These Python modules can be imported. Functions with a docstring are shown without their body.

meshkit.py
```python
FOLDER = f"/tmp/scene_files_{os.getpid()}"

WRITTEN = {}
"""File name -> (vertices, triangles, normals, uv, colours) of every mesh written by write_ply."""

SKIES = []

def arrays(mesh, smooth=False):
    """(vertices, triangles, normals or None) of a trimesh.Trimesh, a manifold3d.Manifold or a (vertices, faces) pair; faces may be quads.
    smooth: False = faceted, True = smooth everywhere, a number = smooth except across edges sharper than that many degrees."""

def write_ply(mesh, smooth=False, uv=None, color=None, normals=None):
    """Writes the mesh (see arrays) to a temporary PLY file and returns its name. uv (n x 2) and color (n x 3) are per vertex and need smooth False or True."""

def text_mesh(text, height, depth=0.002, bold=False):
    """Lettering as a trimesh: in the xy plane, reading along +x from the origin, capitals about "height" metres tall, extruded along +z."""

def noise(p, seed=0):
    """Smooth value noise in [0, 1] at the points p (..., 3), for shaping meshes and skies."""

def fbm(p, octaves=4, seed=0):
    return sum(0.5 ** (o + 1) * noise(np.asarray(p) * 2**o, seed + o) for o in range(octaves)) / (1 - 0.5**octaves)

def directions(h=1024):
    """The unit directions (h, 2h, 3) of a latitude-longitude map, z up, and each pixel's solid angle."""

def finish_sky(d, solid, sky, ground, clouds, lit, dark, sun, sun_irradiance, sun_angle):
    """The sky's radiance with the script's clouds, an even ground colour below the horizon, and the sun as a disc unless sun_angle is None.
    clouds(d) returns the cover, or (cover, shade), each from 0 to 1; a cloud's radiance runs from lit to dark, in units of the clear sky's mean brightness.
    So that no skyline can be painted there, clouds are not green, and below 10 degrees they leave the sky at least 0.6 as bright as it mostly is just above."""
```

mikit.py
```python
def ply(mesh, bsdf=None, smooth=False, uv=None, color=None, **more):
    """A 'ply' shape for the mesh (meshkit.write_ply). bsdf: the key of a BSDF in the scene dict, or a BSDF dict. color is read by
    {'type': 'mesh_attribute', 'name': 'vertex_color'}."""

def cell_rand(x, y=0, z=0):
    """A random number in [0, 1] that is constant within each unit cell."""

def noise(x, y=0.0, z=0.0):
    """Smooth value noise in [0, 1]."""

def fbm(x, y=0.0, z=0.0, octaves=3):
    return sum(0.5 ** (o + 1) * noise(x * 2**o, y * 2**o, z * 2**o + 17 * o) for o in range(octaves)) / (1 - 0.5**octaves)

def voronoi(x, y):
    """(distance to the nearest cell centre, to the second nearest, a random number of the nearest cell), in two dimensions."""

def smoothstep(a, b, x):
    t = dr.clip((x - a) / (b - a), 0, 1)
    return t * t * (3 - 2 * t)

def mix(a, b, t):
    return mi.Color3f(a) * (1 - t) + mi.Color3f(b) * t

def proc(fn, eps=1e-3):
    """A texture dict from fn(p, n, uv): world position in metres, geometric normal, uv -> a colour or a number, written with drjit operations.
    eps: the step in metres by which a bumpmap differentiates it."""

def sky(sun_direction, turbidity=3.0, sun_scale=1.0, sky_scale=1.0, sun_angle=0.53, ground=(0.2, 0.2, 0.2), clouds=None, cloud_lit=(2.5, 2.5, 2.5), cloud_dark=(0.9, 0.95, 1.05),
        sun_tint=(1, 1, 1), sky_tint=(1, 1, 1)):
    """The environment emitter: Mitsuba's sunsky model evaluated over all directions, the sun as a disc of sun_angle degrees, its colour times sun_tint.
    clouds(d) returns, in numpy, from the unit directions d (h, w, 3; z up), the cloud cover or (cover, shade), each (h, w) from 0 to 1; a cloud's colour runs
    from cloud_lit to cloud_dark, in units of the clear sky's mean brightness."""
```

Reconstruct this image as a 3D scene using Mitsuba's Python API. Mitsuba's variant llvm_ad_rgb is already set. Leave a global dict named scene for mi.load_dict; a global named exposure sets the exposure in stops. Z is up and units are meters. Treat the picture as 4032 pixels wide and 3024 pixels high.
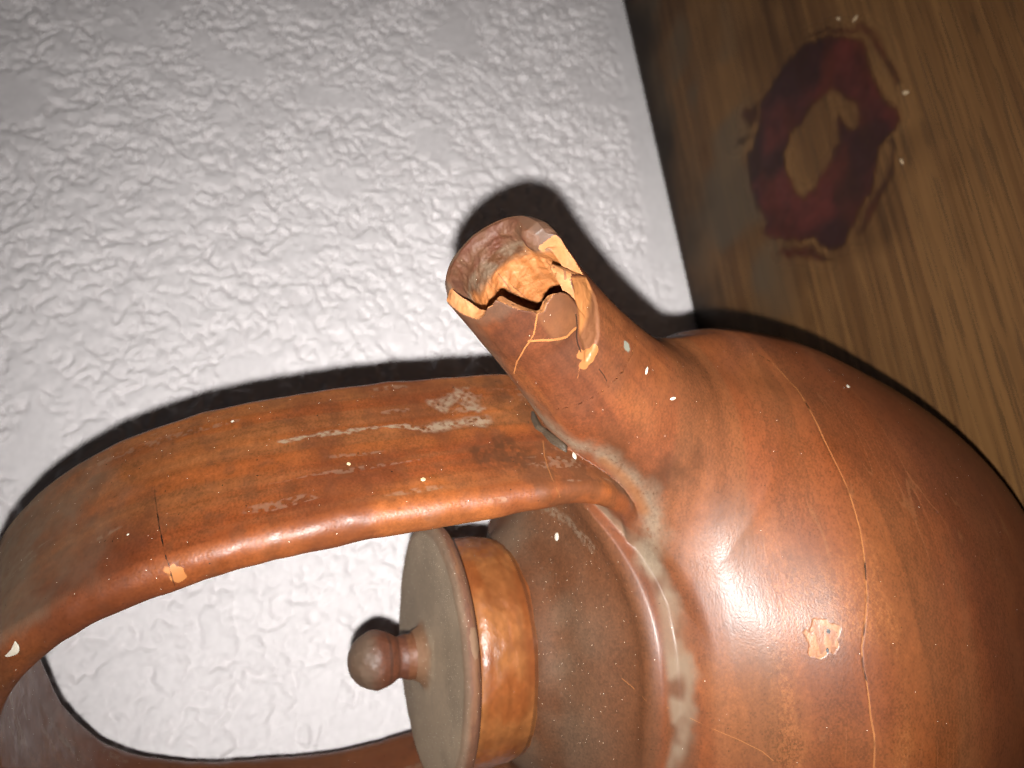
import math
import numpy as np, trimesh, drjit as dr, mitsuba as mi
import mikit, meshkit
from scipy.interpolate import CubicSpline
from scipy.spatial import cKDTree
from scipy.ndimage import map_coordinates, gaussian_filter, gaussian_filter1d
from shapely.geometry import Polygon, Point
from shapely import union_all

T = mi.ScalarTransform4f
scene, labels = {}, {}

# ------------------------------------------------------------------ camera, flash, exposure
# pot axis = z axis through the origin, the lid's under edge at z = 0, the shelf top at z = ZB
ZB = -0.178
PSI, PITCH = math.radians(18.4), math.radians(20.9)
EYE = np.array([0, -0.237, 0.065])
FW = np.array([math.sin(PSI) * math.cos(PITCH), math.cos(PSI) * math.cos(PITCH), -math.sin(PITCH)])
RT = np.array([math.cos(PSI), -math.sin(PSI), 0])
UP = np.cross(RT, FW)
exposure = 0.0
scene['camera'] = dict(type='thinlens', fov=62.97, fov_axis='x', aperture_radius=0.0008, focus_distance=0.175, near_clip=0.01, far_clip=10.0,
                       to_world=T().look_at(origin=EYE.tolist(), target=(EYE + FW).tolist(), up=RT.tolist()))   # the phone is held upright on its side
# the phone's flash, 13 mm beside the lens
LAMP = EYE - 0.0129 * RT + 0.0025 * UP
FLASH = 0.79
for _r, _n in ((0, 1), (.0010, 6), (.0019, 12)):
    for _k in range(_n):
        _a = 2 * math.pi * (_k + .3) / _n
        _o = LAMP + _r * (math.cos(_a) * RT + math.sin(_a) * UP)
        scene[f'flash_emitter_{len(scene):03d}'] = dict(type='spot', to_world=T().look_at(origin=_o.tolist(), target=(_o + FW + .07 * RT - .10 * UP).tolist(), up=RT.tolist()),
            intensity=dict(type='rgb', value=[FLASH / 19, FLASH / 19 * .975, FLASH / 19 * .945]), cutoff_angle=58, beam_width=4)
scene['room_light'] = dict(type='constant', radiance=dict(type='rgb', value=[0.017, 0.0165, 0.017]))   # the dim room

# ------------------------------------------------------------------ helpers
noise, fbm, sstep, mix = mikit.noise, mikit.fbm, mikit.smoothstep, mikit.mix
col = lambda r, g, b: mi.Color3f(r, g, b)
def S(a, b, x):
    t = np.clip((x - a) / (b - a), 0, 1)
    return t * t * (3 - 2 * t)
nfbm = lambda p, f, o=3, seed=0: meshkit.fbm(p * f, o, seed)

def put(key, mesh, bsdf, normals=None, smooth=False):
    if normals is not None:
        path = meshkit.write_ply(mesh, normals=normals)
        scene[key] = dict(type='ply', filename=path, face_normals=False, bsdf=dict(type='ref', id=bsdf))
    else:
        scene[key] = mikit.ply(mesh, bsdf, smooth)

# frame of the handle's plane: h towards the spout, c away from the camera
AL = math.radians(52)
DH = np.array([math.cos(AL), -math.sin(AL), 0]); WV = np.array([math.sin(AL), math.cos(AL), 0])

# ------------------------------------------------------------------ signed distances of the teapot
# body: a surface of revolution
_t = np.linspace(-1.25, 1.45, 700); _c, _s = np.cos(_t), np.sin(_t)
BR = 0.0919 * _c ** 0.604
BZ = -0.0933 + np.where(_s > 0, 0.0743, 0.0915) * np.sign(_s) * np.abs(_s) ** 1.77
_l = np.r_[0, np.cumsum(np.hypot(np.diff(BR), np.diff(BZ)))]; _e = np.linspace(0, _l[-1], 900)
BR, BZ = (gaussian_filter1d(np.interp(_e, _l, q), 34, mode='nearest') for q in (BR, BZ))     # an even curve without a crease at the belly
BR = BR + .0034 * np.exp(-((BZ + .073) / .013) ** 2)                  # a full shoulder
_keep = (BZ > ZB + 0.0005)
BR, BZ = BR[_keep], BZ[_keep]
PROF = Polygon(np.r_[[[0, ZB + 0.0003], [BR[0] - 0.003, ZB + 0.0003]], np.stack([BR, BZ], 1), [[0, BZ[-1] + 0.0005]]])
g_r = np.arange(-0.002, 0.135, 0.0007); g_z = np.arange(-0.185, 0.135, 0.0007)
def body_grid():
    ring = np.array(PROF.exterior.coords)
    seg = np.r_[0, np.cumsum(np.hypot(*np.diff(ring, axis=0).T))]
    s = np.arange(0, seg[-1], 0.0001)
    pts = np.stack([np.interp(s, seg, ring[:, 0]), np.interp(s, seg, ring[:, 1])], 1)
    pts = pts[pts[:, 0] > 0.0005]
    R, Z = np.meshgrid(g_r, g_z, indexing='ij')
    d = cKDTree(pts).query(np.stack([R.ravel(), Z.ravel()], 1))[0].reshape(R.shape)
    import shapely
    inside = shapely.contains_xy(PROF, np.abs(R), Z)
    return np.where(inside, -d, d)
BODY = body_grid()
def look2(G, x, y, x0, y0, step):
    return map_coordinates(G, [(x - x0) / step, (y - y0) / step], order=1, mode='nearest')

# handle: a bent strap
HP = np.array([[.0552, -.0361], [.0735, -.0178], [.0713, .0103], [.0656, .0473], [.0534, .0813], [.0308, .1029], [-.0005, .1075], [-.0336, .1011], [-.0586, .0847],
               [-.0705, .0539], [-.0720, .013], [-.0578, -.0361]])
_hs = CubicSpline(np.linspace(0, 1, 12), HP)
_u = np.linspace(0, 1, 3000); HC = _hs(_u); HT = _hs(_u, 1); HT /= np.linalg.norm(HT, axis=1)[:, None]
HN = np.stack([HT[:, 1], -HT[:, 0]], 1)            # outwards
h_h = np.arange(-0.095, 0.105, 0.0007); h_z = np.arange(-0.062, 0.132, 0.0007)
_H, _Z = np.meshgrid(h_h, h_z, indexing='ij')
_q = np.stack([_H.ravel(), _Z.ravel()], 1)
_, _i = cKDTree(HC).query(_q)
HE = ((_q - HC[_i]) * HN[_i]).sum(1).reshape(_H.shape)
HD = np.linalg.norm(_q - HC[_i], axis=1).reshape(_H.shape)
HE = np.where(np.abs(HE) < 0.5 * HD, HD * np.where(HE < 0, -1, 1), HE)
HU = _u[_i].reshape(_H.shape)

# spout: a tapering tube, broken at its tip
SH, SZ, SR = [.0690, .0885, .1183], [-.0505, -.0228, .0064], [.0252, .0128, .0131]
_b = lambda q, t: (1 - t) ** 2 * q[0] + 2 * t * (1 - t) * q[1] + t ** 2 * q[2]
_t = np.linspace(0, 1, 1200)
SC = np.stack([_b(SH, _t), _b(SZ, _t)], 1)
_d = np.stack([SH[2] - SH[1], SZ[2] - SZ[1]]); _d = _d / np.hypot(*_d)
_x = np.linspace(0.00003, 0.02, 500)
SC = np.r_[SC, SC[-1] + _x[:, None] * _d]; SRr = np.r_[_b(SR, _t), SR[2] + _x * 0.03]
_len = np.r_[0, np.cumsum(np.hypot(*np.diff(SC, axis=0).T))]; SS = _len - _len[1199]
s_h = np.arange(0.010, 0.165, 0.0006); s_z = np.arange(-0.120, 0.05, 0.0006)
_H, _Z = np.meshgrid(s_h, s_z, indexing='ij'); _q = np.stack([_H.ravel(), _Z.ravel()], 1)
SD, _i = cKDTree(SC).query(_q)
SD = SD.reshape(_H.shape)
SRG = SRr[_i].reshape(_H.shape); SSG = SS[_i].reshape(_H.shape)
S_O = SH[2] * DH + np.array([0, 0, SZ[2]]); S_A = _d[0] * DH + np.array([0, 0, _d[1]]); S_E = -_d[1] * DH + np.array([0, 0, _d[0]])
TH0 = math.radians(-96)
# where the tube ends, by angle from the side that faces the photographer (degrees) : metres beyond the old rim
END = np.array([(-180, .0034), (-120, .0030), (-96, .0022), (-88, .0010), (-81, -.0030), (-74, -.0085), (-68, -.0112), (-58, -.0086), (-50, -.0068), (-44, -.0070), (-38, -.0085),
                (-33.5, -.0105), (-30, -.0077), (-25, -.0056), (-18, -.0046), (-10, -.0046), (-2, -.0058), (3, -.0054), (9, -.0034), (17, -.0008), (22, .0016), (25, .0021),
                (31, .0014), (36, .0014), (44, .0000), (53, -.0008), (57, -.0009), (67, -.0004), (79, .0008), (92, .0020), (120, .0032), (180, .0034)])
def smin(a, b, k):
    h = np.maximum(k - np.abs(a - b), 0) / k
    return np.minimum(a, b) - h * h * h * k / 6

# flaked strip beside the broken tip, in (degrees, metres along the spout)
STRIP = Polygon([(-33, -.0102), (-46, -.0068), (-69, -.0120), (-57, -.0154), (-43, -.0180), (-26, -.0209), (-17, -.0218), (-4, -.0226), (-3, -.0219), (-10, -.0196), (-14, -.0166), (-21, -.0141)])
def parts(P):
    """signed distances at the points P: (body, spout outside, spout bore, spout cut, handle)"""
    x, y, z = P.T
    r = np.hypot(x, y); phi = np.arctan2(y, x)
    h = P @ DH; c = P @ WV
    wob = (nfbm(P, 22, 2, 3) - 0.5)
    b = look2(BODY, r, z, g_r[0], g_z[0], 0.0007) - 0.0011 * wob
    up = S(-0.055, -0.045, z)
    ring = 0.0600 + 0.0006 * np.sin(3 * phi + 1) + 0.0010 * (nfbm(np.stack([np.cos(phi), np.sin(phi), 0 * phi], 1), 5, 2, 9) - 0.5)
    q = r - ring
    lip = 0.0015 * np.exp(-((q + 0.0026) / 0.0029) ** 2) * (1 - S(-0.0008, 0.0008, q)) - 0.0010 * np.exp(-((q + 0.012) / 0.006) ** 2)
    grv = 0.0014 * S(-0.0006, 0.0007, q) * (1 - S(0.0010, 0.0075, q))
    b = b - up * (lip + 0.0042 * np.exp(-((r - 0.0285) / 0.0042) ** 2))
    # spout
    near = (h > 0.012) & (h < 0.163) & (z > -0.118) & (z < 0.048) & (c > -0.066) & (c < 0.092)
    so = np.full(len(P), 1.0); bore = so.copy(); cut = np.full(len(P), -1.0)
    if near.any():
        hn, zn, cn = h[near], z[near], c[near] - 0.0003
        e = look2(SD, hn, zn, s_h[0], s_z[0], 0.0006); R = look2(SRG, hn, zn, s_h[0], s_z[0], 0.0006)
        d = np.hypot(e, cn)
        Pn = P[near]; ql = Pn - S_O
        sl = ql @ S_A; th = np.degrees(np.arctan2(ql @ WV, ql @ S_E) - TH0); th = (th + 180) % 360 - 180
        lin = np.interp(th, END[:, 0], END[:, 1])
        fine = (nfbm(Pn, 900, 2, 5) - 0.5); mid = nfbm(Pn, 260, 2, 6) - 0.5
        front = S(-82, -76, th) * (1 - S(88, 104, th))
        k = sl - lin - front * (0.0007 * fine + 0.0008 * mid)
        s_so = d - R - 0.0004 * (wob[near] + mid * 0.4)
        # the shard's upper edge slopes inwards
        k = k + S(-33, -30.5, th) * (1 - S(48, 58, th)) * .45 * np.clip(R - d, 0, .004)
        k = k - (S(-82, -76, th) * (1 - S(-43, -37, th)) * 1.5 + S(58, 66, th) * (1 - S(86, 96, th)) * .8) * np.clip(R - d, 0, .0035)
        # round lip where the rim is whole
        rl = sl - np.maximum(lin, 0)
        s_so = s_so + (1 - front) * (0.0022 * S(-0.0036, 0.0009, rl) ** 2 + .0007 * mid * S(-.008, -.002, sl))
        # the glued shard stands a little proud, the flaked strip lies deeper
        zone = (sl > -0.025) & (th > -75) & (th < 10)
        if zone.any():
            import shapely
            ring_ = shapely.points(th[zone] * 0.00023, sl[zone])
            poly = Polygon([(a * 0.00023, s) for a, s in STRIP.exterior.coords])
            ds = shapely.distance(poly.exterior, ring_) * np.where(shapely.contains(poly, ring_), -1, 1)
            s_so[zone] += 0.0004 * (1 - S(-0.0008, 0.0003, ds)) + 0.0003 * fine[zone] * (ds < 0)
        s_so += -0.0004 * S(-31.5, -29.5, th) * (1 - S(56, 58, th)) * S(-0.016, -0.012, sl)
        so[near] = s_so
        wall = 0.0030 - 0.0003 * front + (1 - front) * (.0013 * S(-.0085, -.0010, sl) + .0012 * (mid + .5 * fine)) + .0020 * np.exp(-((th + 101) / 17) ** 2) * S(-.010, -.003, sl)
        br = d - np.maximum(R - wall, 0.004) - 0.0004 * (nfbm(Pn, 140, 2, 8) - 0.5)
        br = br - (1 - front) * 0.0018 * S(-0.0030, 0.0008, rl) ** 2
        bore[near] = np.maximum(br, -(look2(SSG, hn, zn, s_h[0], s_z[0], 0.0006) + 0.042))
        cut[near] = np.where(sl > -0.035, k * 0.7, -1)
    # handle
    near = (h > -0.094) & (h < 0.104) & (z > -0.061) & (z < 0.131) & (np.abs(c) < 0.045)
    ha = np.full(len(P), 1.0)
    if near.any():
        hn, zn, cn = h[near], z[near], c[near]
        e = look2(HE, hn, zn, h_h[0], h_z[0], 0.0007); u = look2(HU, hn, zn, h_h[0], h_z[0], 0.0007)
        Pn = P[near]
        w2 = np.interp(u, [0, .05, .2, .5, .75, .9, 1], [.0192, .0210, .0226, .0228, .0220, .021, .021])
        wide = np.interp(u, [0, .04, .10, .28, .45, .6], [0, .0008, .0019, .0019, .0004, 0])
        cn = cn - wide; w2 = w2 + wide
        w2 = w2 + 0.0016 * (nfbm(Pn, 45, 2, 11) - 0.5) + 0.0008 * (nfbm(Pn, 160, 2, 13) - 0.5)
        th2 = 0.0049 - 0.0003 * (cn / 0.02) ** 2 + 0.0016 * (nfbm(Pn, 40, 2, 12) - 0.5) + 0.0005 * (nfbm(Pn, 150, 2, 14) - 0.5)
        th2 = th2 * np.interp(u, [0, .03, .10, .20], [.42, .42, .66, 1])
        rr = np.minimum(0.0043, th2 - .0003)
        q1 = np.abs(e) - th2 + rr; q2 = np.abs(cn) - w2 + rr
        ha[near] = np.hypot(np.maximum(q1, 0), np.maximum(q2, 0)) + np.minimum(np.maximum(q1, q2), 0) - rr
    return b, so, bore, cut, ha, up * grv

def solid(P):
    b, so, bore, cut, ha, grv = parts(P)
    tip = np.maximum(so, cut)
    main = smin(b, tip, 0.031 + 0.030 * S(-0.004, 0.018, P @ WV)) + grv
    main = np.where(tip > 0.07, b + grv, main)
    f = np.minimum(main, smin(b + .6 * grv, ha, 0.012))
    return np.maximum(f, -bore)

# ------------------------------------------------------------------ sparse surface nets
def surface(f, lo, hi, H, k, refine=None):
    """(vertices, quads) of f = 0 on a grid of step H / k, kept only near the surface"""
    lo = np.asarray(lo, float); n = np.ceil((np.asarray(hi) - lo) / H).astype(int)
    I = np.stack(np.meshgrid(*[np.arange(m) for m in n], indexing='ij'), -1).reshape(-1, 3)
    keep = []
    for part in np.array_split(I, max(1, len(I) // 400000)):
        keep.append(part[np.abs(f(lo + (part + 0.5) * H)) < 1.9 * H])
    I = np.concatenate(keep)
    st = H / k; N = n * k + 2
    off = np.stack(np.meshgrid(*[np.arange(k)] * 3, indexing='ij'), -1).reshape(-1, 3)
    cells = (I[:, None] * k + off).reshape(-1, 3)
    flat = lambda a: (a[..., 0].astype(np.int64) * N[1] + a[..., 1]) * N[2] + a[..., 2]
    corners = np.array([[a, b, c] for a in (0, 1) for b in (0, 1) for c in (0, 1)])
    cid = flat(cells[:, None] + corners)
    ids, inv = np.unique(cid, return_inverse=True); inv = inv.reshape(cid.shape)
    pos = np.stack([ids // (N[1] * N[2]), ids // N[2] % N[1], ids % N[2]], 1)
    val = np.concatenate([f(lo + q * st) for q in np.array_split(pos, max(1, len(pos) // 400000))])
    V8 = val[inv]; neg = V8 < 0
    act = neg.any(1) & ~neg.all(1)
    cells, V8, neg = cells[act], V8[act], neg[act]
    acc = np.zeros((len(cells), 3)); cnt = np.zeros(len(cells))
    for a in range(8):
        for b in range(a + 1, 8):
            if np.abs(corners[a] - corners[b]).sum() == 1:
                m = neg[:, a] != neg[:, b]
                t = np.where(m, V8[:, a] / np.where(m, V8[:, a] - V8[:, b], 1), 0)
                acc += np.where(m[:, None], corners[a] + t[:, None] * (corners[b] - corners[a]), 0); cnt += m
    verts = lo + (cells + acc / cnt[:, None]) * st
    key = flat(cells); order = np.argsort(key); sk = key[order]
    quads = []
    for ax in range(3):
        o1, o2 = [i for i in range(3) if i != ax]
        e = corners[np.eye(3, dtype=int)[ax] @ np.array([4, 2, 1])]
        b_ = int(np.eye(3, dtype=int)[ax] @ np.array([4, 2, 1]))
        m = neg[:, 0] != neg[:, b_]
        c0 = cells[m]; sgn = neg[m, 0]
        d1 = np.eye(3, dtype=int)[o1]; d2 = np.eye(3, dtype=int)[o2]
        quad = []
        ok = np.ones(len(c0), bool)
        for dd in (0 * d1, d1, d1 + d2, d2):
            kk = flat(c0 - dd); j = np.clip(np.searchsorted(sk, kk), 0, len(sk) - 1)
            ok &= sk[j] == kk; quad.append(order[j])
        quad = np.stack(quad, 1)[ok]; sg = sgn[ok]
        if ax == 1: sg = ~sg
        quad[~sg] = quad[~sg][:, ::-1]
        quads.append(quad)
    return verts, np.concatenate(quads)

def grad(f, P, e):
    out = []
    for part in np.array_split(P, max(1, len(P) // 300000)):
        out.append(np.stack([(f(part + d) - f(part - d)) / (2 * e) for d in np.eye(3) * e], 1))
    return np.concatenate(out)
#GEOM-END
# ------------------------------------------------------------------ materials (base colours only; light does the rest)
V3 = lambda a: mi.Point3f(*[float(x) for x in a])
def snap(pts):
    """points in tenths of a millimetre, set on the teapot's surface"""
    P = np.asarray(pts, float) * 1e-4
    for _ in range(3):
        g = grad(solid, P, .0003); P = P - solid(P)[:, None] * g / np.maximum((g ** 2).sum(1, keepdims=True), .3)
    return P
def pline(p, P):
    d = None
    for a, b in zip(P[:-1], P[1:]):
        a_, ab = V3(a), mi.Vector3f(*[float(x) for x in (b - a)])
        t = dr.clip(dr.dot(p - a_, ab) / float(((b - a) ** 2).sum()), 0, 1)
        e = dr.squared_norm(p - a_ - ab * t)
        d = e if d is None else dr.minimum(d, e)
    return dr.sqrt(d)
def specks(p, size, share, r):
    q = p / size; i = dr.floor(q)
    rnd = mikit.cell_rand(i.x, i.y, i.z)
    c = i + mi.Vector3f(.3 + .4 * mikit.cell_rand(i.x + 71, i.y, i.z), .3 + .4 * mikit.cell_rand(i.x, i.y + 37, i.z), .3 + .4 * mikit.cell_rand(i.x, i.y, i.z + 53))
    d = dr.norm(q - c)
    return dr.select(rnd < share, 1 - sstep(r * .6, r, d), 0)
f3 = lambda p, f, o=3: fbm(p.x * f, p.y * f, p.z * f, o)
DUST = col(.160, .118, .080); RAW = col(.205, .080, .026); RAWP = col(.230, .098, .038)
RED, ORANGE, TAN, MAROON, BROWN = col(.101, .0246, .0066), col(.134, .0390, .0100), col(.130, .0500, .0175), col(.050, .0128, .0054), col(.060, .0235, .0100)
def grain(p):                                        # fine mottling of the fired clay
    return .42 + 1.16 * (.50 * f3(p, 2400, 2) + .25 * f3(p, 900, 2) + .25 * f3(p, 200, 2))
def phi_r(p):
    return dr.atan2(p.y, p.x), dr.sqrt(p.x * p.x + p.y * p.y)

C_BODY = snap([(790, -400, -868), (745, -478, -858), (635.6, -705.2, -707.4), (611.1, -711.9, -736), (571.6, -727, -754.3), (527.2, -751.2, -763.3), (480.6, -778.8, -756.8), (422, -805.8, -751.9), (377.2, -821.8, -747.9), (334.1, -835.3, -748.5), (292.3, -847.1, -750.4), (247.3, -858.3, -751.3), (199.8, -867.3, -747.6), (153.8, -874.1, -743.5), (109.5, -877.4, -736.5), (70.4, -878.1, -729.1), (13.4, -875.9, -718.8), (-23.6, -870.9, -709.2), (-60.2, -863.6, -699.7), (-92.7, -855.1, -690.7), (-129.5, -848.8, -688.8), (-166.8, -844.4, -692.8), (-200, -838.1, -694.5), (-233.1, -830.2, -695.6), (-270.3, -822.3, -701.3), (-299.6, -812.8, -702.1), (-336.7, -798.5, -702), (-420, -735, -725)])
C_HAIR = snap([(-107.5, -488.6, -297.3), (-129.3, -511.4, -310.6), (-157.8, -547, -319.7), (-177.6, -574.7, -357.4), (-206, -595.1, -401.5), (-234.4, -631, -439.6), (-257, -654.2, -476.2), (-270.2, -664.4, -494.8), (-285.6, -675.8, -516.6), (-306.4, -682.1, -535.7)])
FLAKE = snap([(-65.6, -812.8, -625.7)])[0]; F_N = grad(solid, FLAKE[None], .0006)[0]; F_N /= np.linalg.norm(F_N)
F_U = np.cross([0, 0, 1], F_N); F_U /= np.linalg.norm(F_U); F_V = np.cross(F_N, F_U)
def flake_mask(p):
    q = p - V3(FLAKE); u = dr.dot(q, mi.Vector3f(*F_U.tolist())); v = dr.dot(q, mi.Vector3f(*F_V.tolist()))
    d = dr.sqrt(dr.square(u / .0042) + dr.square((v + .25 * u) / .0036)) + 1.4 * (f3(p, 420, 3) - .5)
    return (1 - sstep(.86, 1.02, d)) * .9, d, u, v

def body_color(p, n, uv):
    ph, r = phi_r(p)
    a, z = ph * .085, p.z + .0030 * (noise(ph * 2.2, 4.0) - .5)
    st = fbm(a * 14, z * 420, 3.0, 3); st2 = fbm(a * 9 + 5, z * 120, 8.0, 2)
    big = f3(p, 30, 2)
    c = mix(RED * 1.15, ORANGE, sstep(.25, .75, big))
    c = mix(c, TAN, sstep(.45, .66, st2) * .40)
    # burnishing strokes round the belly, each with its own tone
    band = sstep(.46, .51, fbm(a * 7 + 2, z * 95 + .4 * noise(a * 50, 1), 5.0, 2))
    c = c * (1 - .20 * band) * (.88 + .24 * st)
    c = mix(c, MAROON * 1.1, sstep(.48, .70, f3(p + .31, 42, 3)) * .55)
    low = sstep(-.086, -.106, z + .006 * (noise(a * 22, 7.5) - .5))
    c = mix(c, mix(MAROON * 1.2, RED, .35 + .4 * st2), low * .75)
    # lighter speckled slip on the front of the shoulder
    zone = sstep(-.079, -.075, z + .004 * (noise(a * 160, z * 60, 2) - .5)) * sstep(-.052, -.057, z)
    patch = sstep(.25, .60, noise(a * 60 + 11, z * 60, 4.0) + .1 * (f3(p, 300, 2) - .5)) * sstep(.040, -.01, p.x)
    sp = sstep(.36, .66, f3(p, 3000, 2) * .7 + .3 * f3(p, 900, 2))
    c = mix(c, col(.230, .086, .025), zone * patch * sp * .42)
    c = mix(c, RED * .95, zone * (1 - patch) * .40 * sstep(.05, .03, p.x))
    scr = (1 - sstep(.006, .022, dr.abs(noise(a * 34 + .6 * noise(z * 90), z * 420, 3.3) - .5))) * sstep(.60, .72, noise(a * 60, z * 45, 8.1))
    c = mix(c, TAN * 1.2, scr * .35)
    # shoulder dish inside the ring: brown, dusty
    dish = 1 - sstep(.0585, .0605, r) * 1.0
    dish = dish * sstep(-.06, -.05, p.z)
    c = mix(c, mix(BROWN * .85, ORANGE * .62, st2 * .7 + .1 * band), dish * .85)
    dd = sstep(.25, .75, f3(p, 70, 3)) * dish * sstep(.056, .034, r) * .5
    c = mix(c, DUST * .55, dd)
    c = c * grain(p)
    # dust in the groove below the ring
    w = .0618 + .0004 * noise(ph * 30)
    gr = sstep(.0600, .0606, r) * sstep(w + .0030, w + .0003, r + .0026 * (f3(p, 260, 3) - .5)) * sstep(-.055, -.046, p.z)
    c = mix(c, mix(DUST * .85, BROWN, sstep(.35, .75, f3(p, 220, 2))), gr * (.48 + .3 * sstep(.35, .65, f3(p, 80, 3))))
    c = mix(c, DUST * .9, .12 * f3(p, 60, 3))
    # cracks filled with lighter slip
    d = pline(p, C_BODY) + .00010 * (f3(p, 1500, 1) - .5)
    wd = .00006 + .00013 * noise(p.x * 170, p.y * 170)
    c = mix(c, mix(BROWN * .5, RAW * 1.15, sstep(.25, .45, f3(p, 330, 2))), (1 - sstep(wd, wd + .00012, d)) * (.60 + .35 * noise(p.x * 400, p.y * 400)))
    d = pline(p, C_HAIR)
    c = mix(c, RAW * 1.1, (1 - sstep(.00004, .00016, d)) * .7)
    m, dm, u, v = flake_mask(p)
    c = mix(c, mix(RAW * 1.2, ORANGE, sstep(.45, .65, f3(p, 900, 2)) * .7), m)
    hole = dr.maximum(1 - sstep(.0004, .0007, dr.sqrt(dr.square(u - .0014) + dr.square((v + .0017) * 1.4)) + .0006 * (f3(p, 1800, 2) - .5)),
                      1 - sstep(.0003, .0006, dr.sqrt(dr.square((u + .0024) * .7) + dr.square((v + .0009) * 2.0)) + .0007 * (f3(p, 1800, 2) - .5)))
    c = mix(c, col(.008, .004, .003), hole)
    c = mix(c, col(.5, .45, .38), specks(p, .0011, .035, .13) * .8)
    c = mix(c, col(.02, .01, .007), specks(p + .013, .0016, .04, .13) * .5)
    return c
def body_rough(p, n, uv):
    ph, r = phi_r(p)
    a, z = ph * .085, p.z
    return .40 + .14 * fbm(a * 14, z * 420, 3.0, 2) + .3 * sstep(.0600, .0606, r) * sstep(.0650, .0625, r) * sstep(-.055, -.046, z) + .12 * (1 - sstep(.0555, .0585, r)) * sstep(-.06, -.05, z)

def spout_uv(p):
    q = p - V3(S_O); s = dr.dot(q, mi.Vector3f(*S_A.tolist()))
    th = dr.atan2(dr.dot(q, mi.Vector3f(*WV.tolist())), dr.dot(q, mi.Vector3f(*S_E.tolist()))) - TH0
    th = th - 2 * math.pi * dr.floor((th + math.pi) / (2 * math.pi))
    return s, th * (180 / math.pi)
C_SP1 = snap([(603.2, -986, 22.9), (591.9, -971.4, 21.6), (576, -948.2, 19.4), (567.2, -930.5, 23.5), (560.4, -911.9, 27.2), (553.1, -883.7, 27.5), (550.5, -857.8, 25.3), (546.1, -824.7, 17.8), (544.4, -803.1, 12.2)])
C_SP2 = snap([(568.3, -932.5, 24.2), (567.9, -939.6, 3.3), (567.2, -942.6, -19.3), (569.9, -944.4, -39.1), (573.7, -945.7, -53.2), (584, -952.8, -63.8), (589.5, -954.4, -72.1)])
C_SP3 = snap([(528.8, -896.3, -97.4), (519.3, -886, -98.5), (509.4, -873.6, -100.1)])
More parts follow.
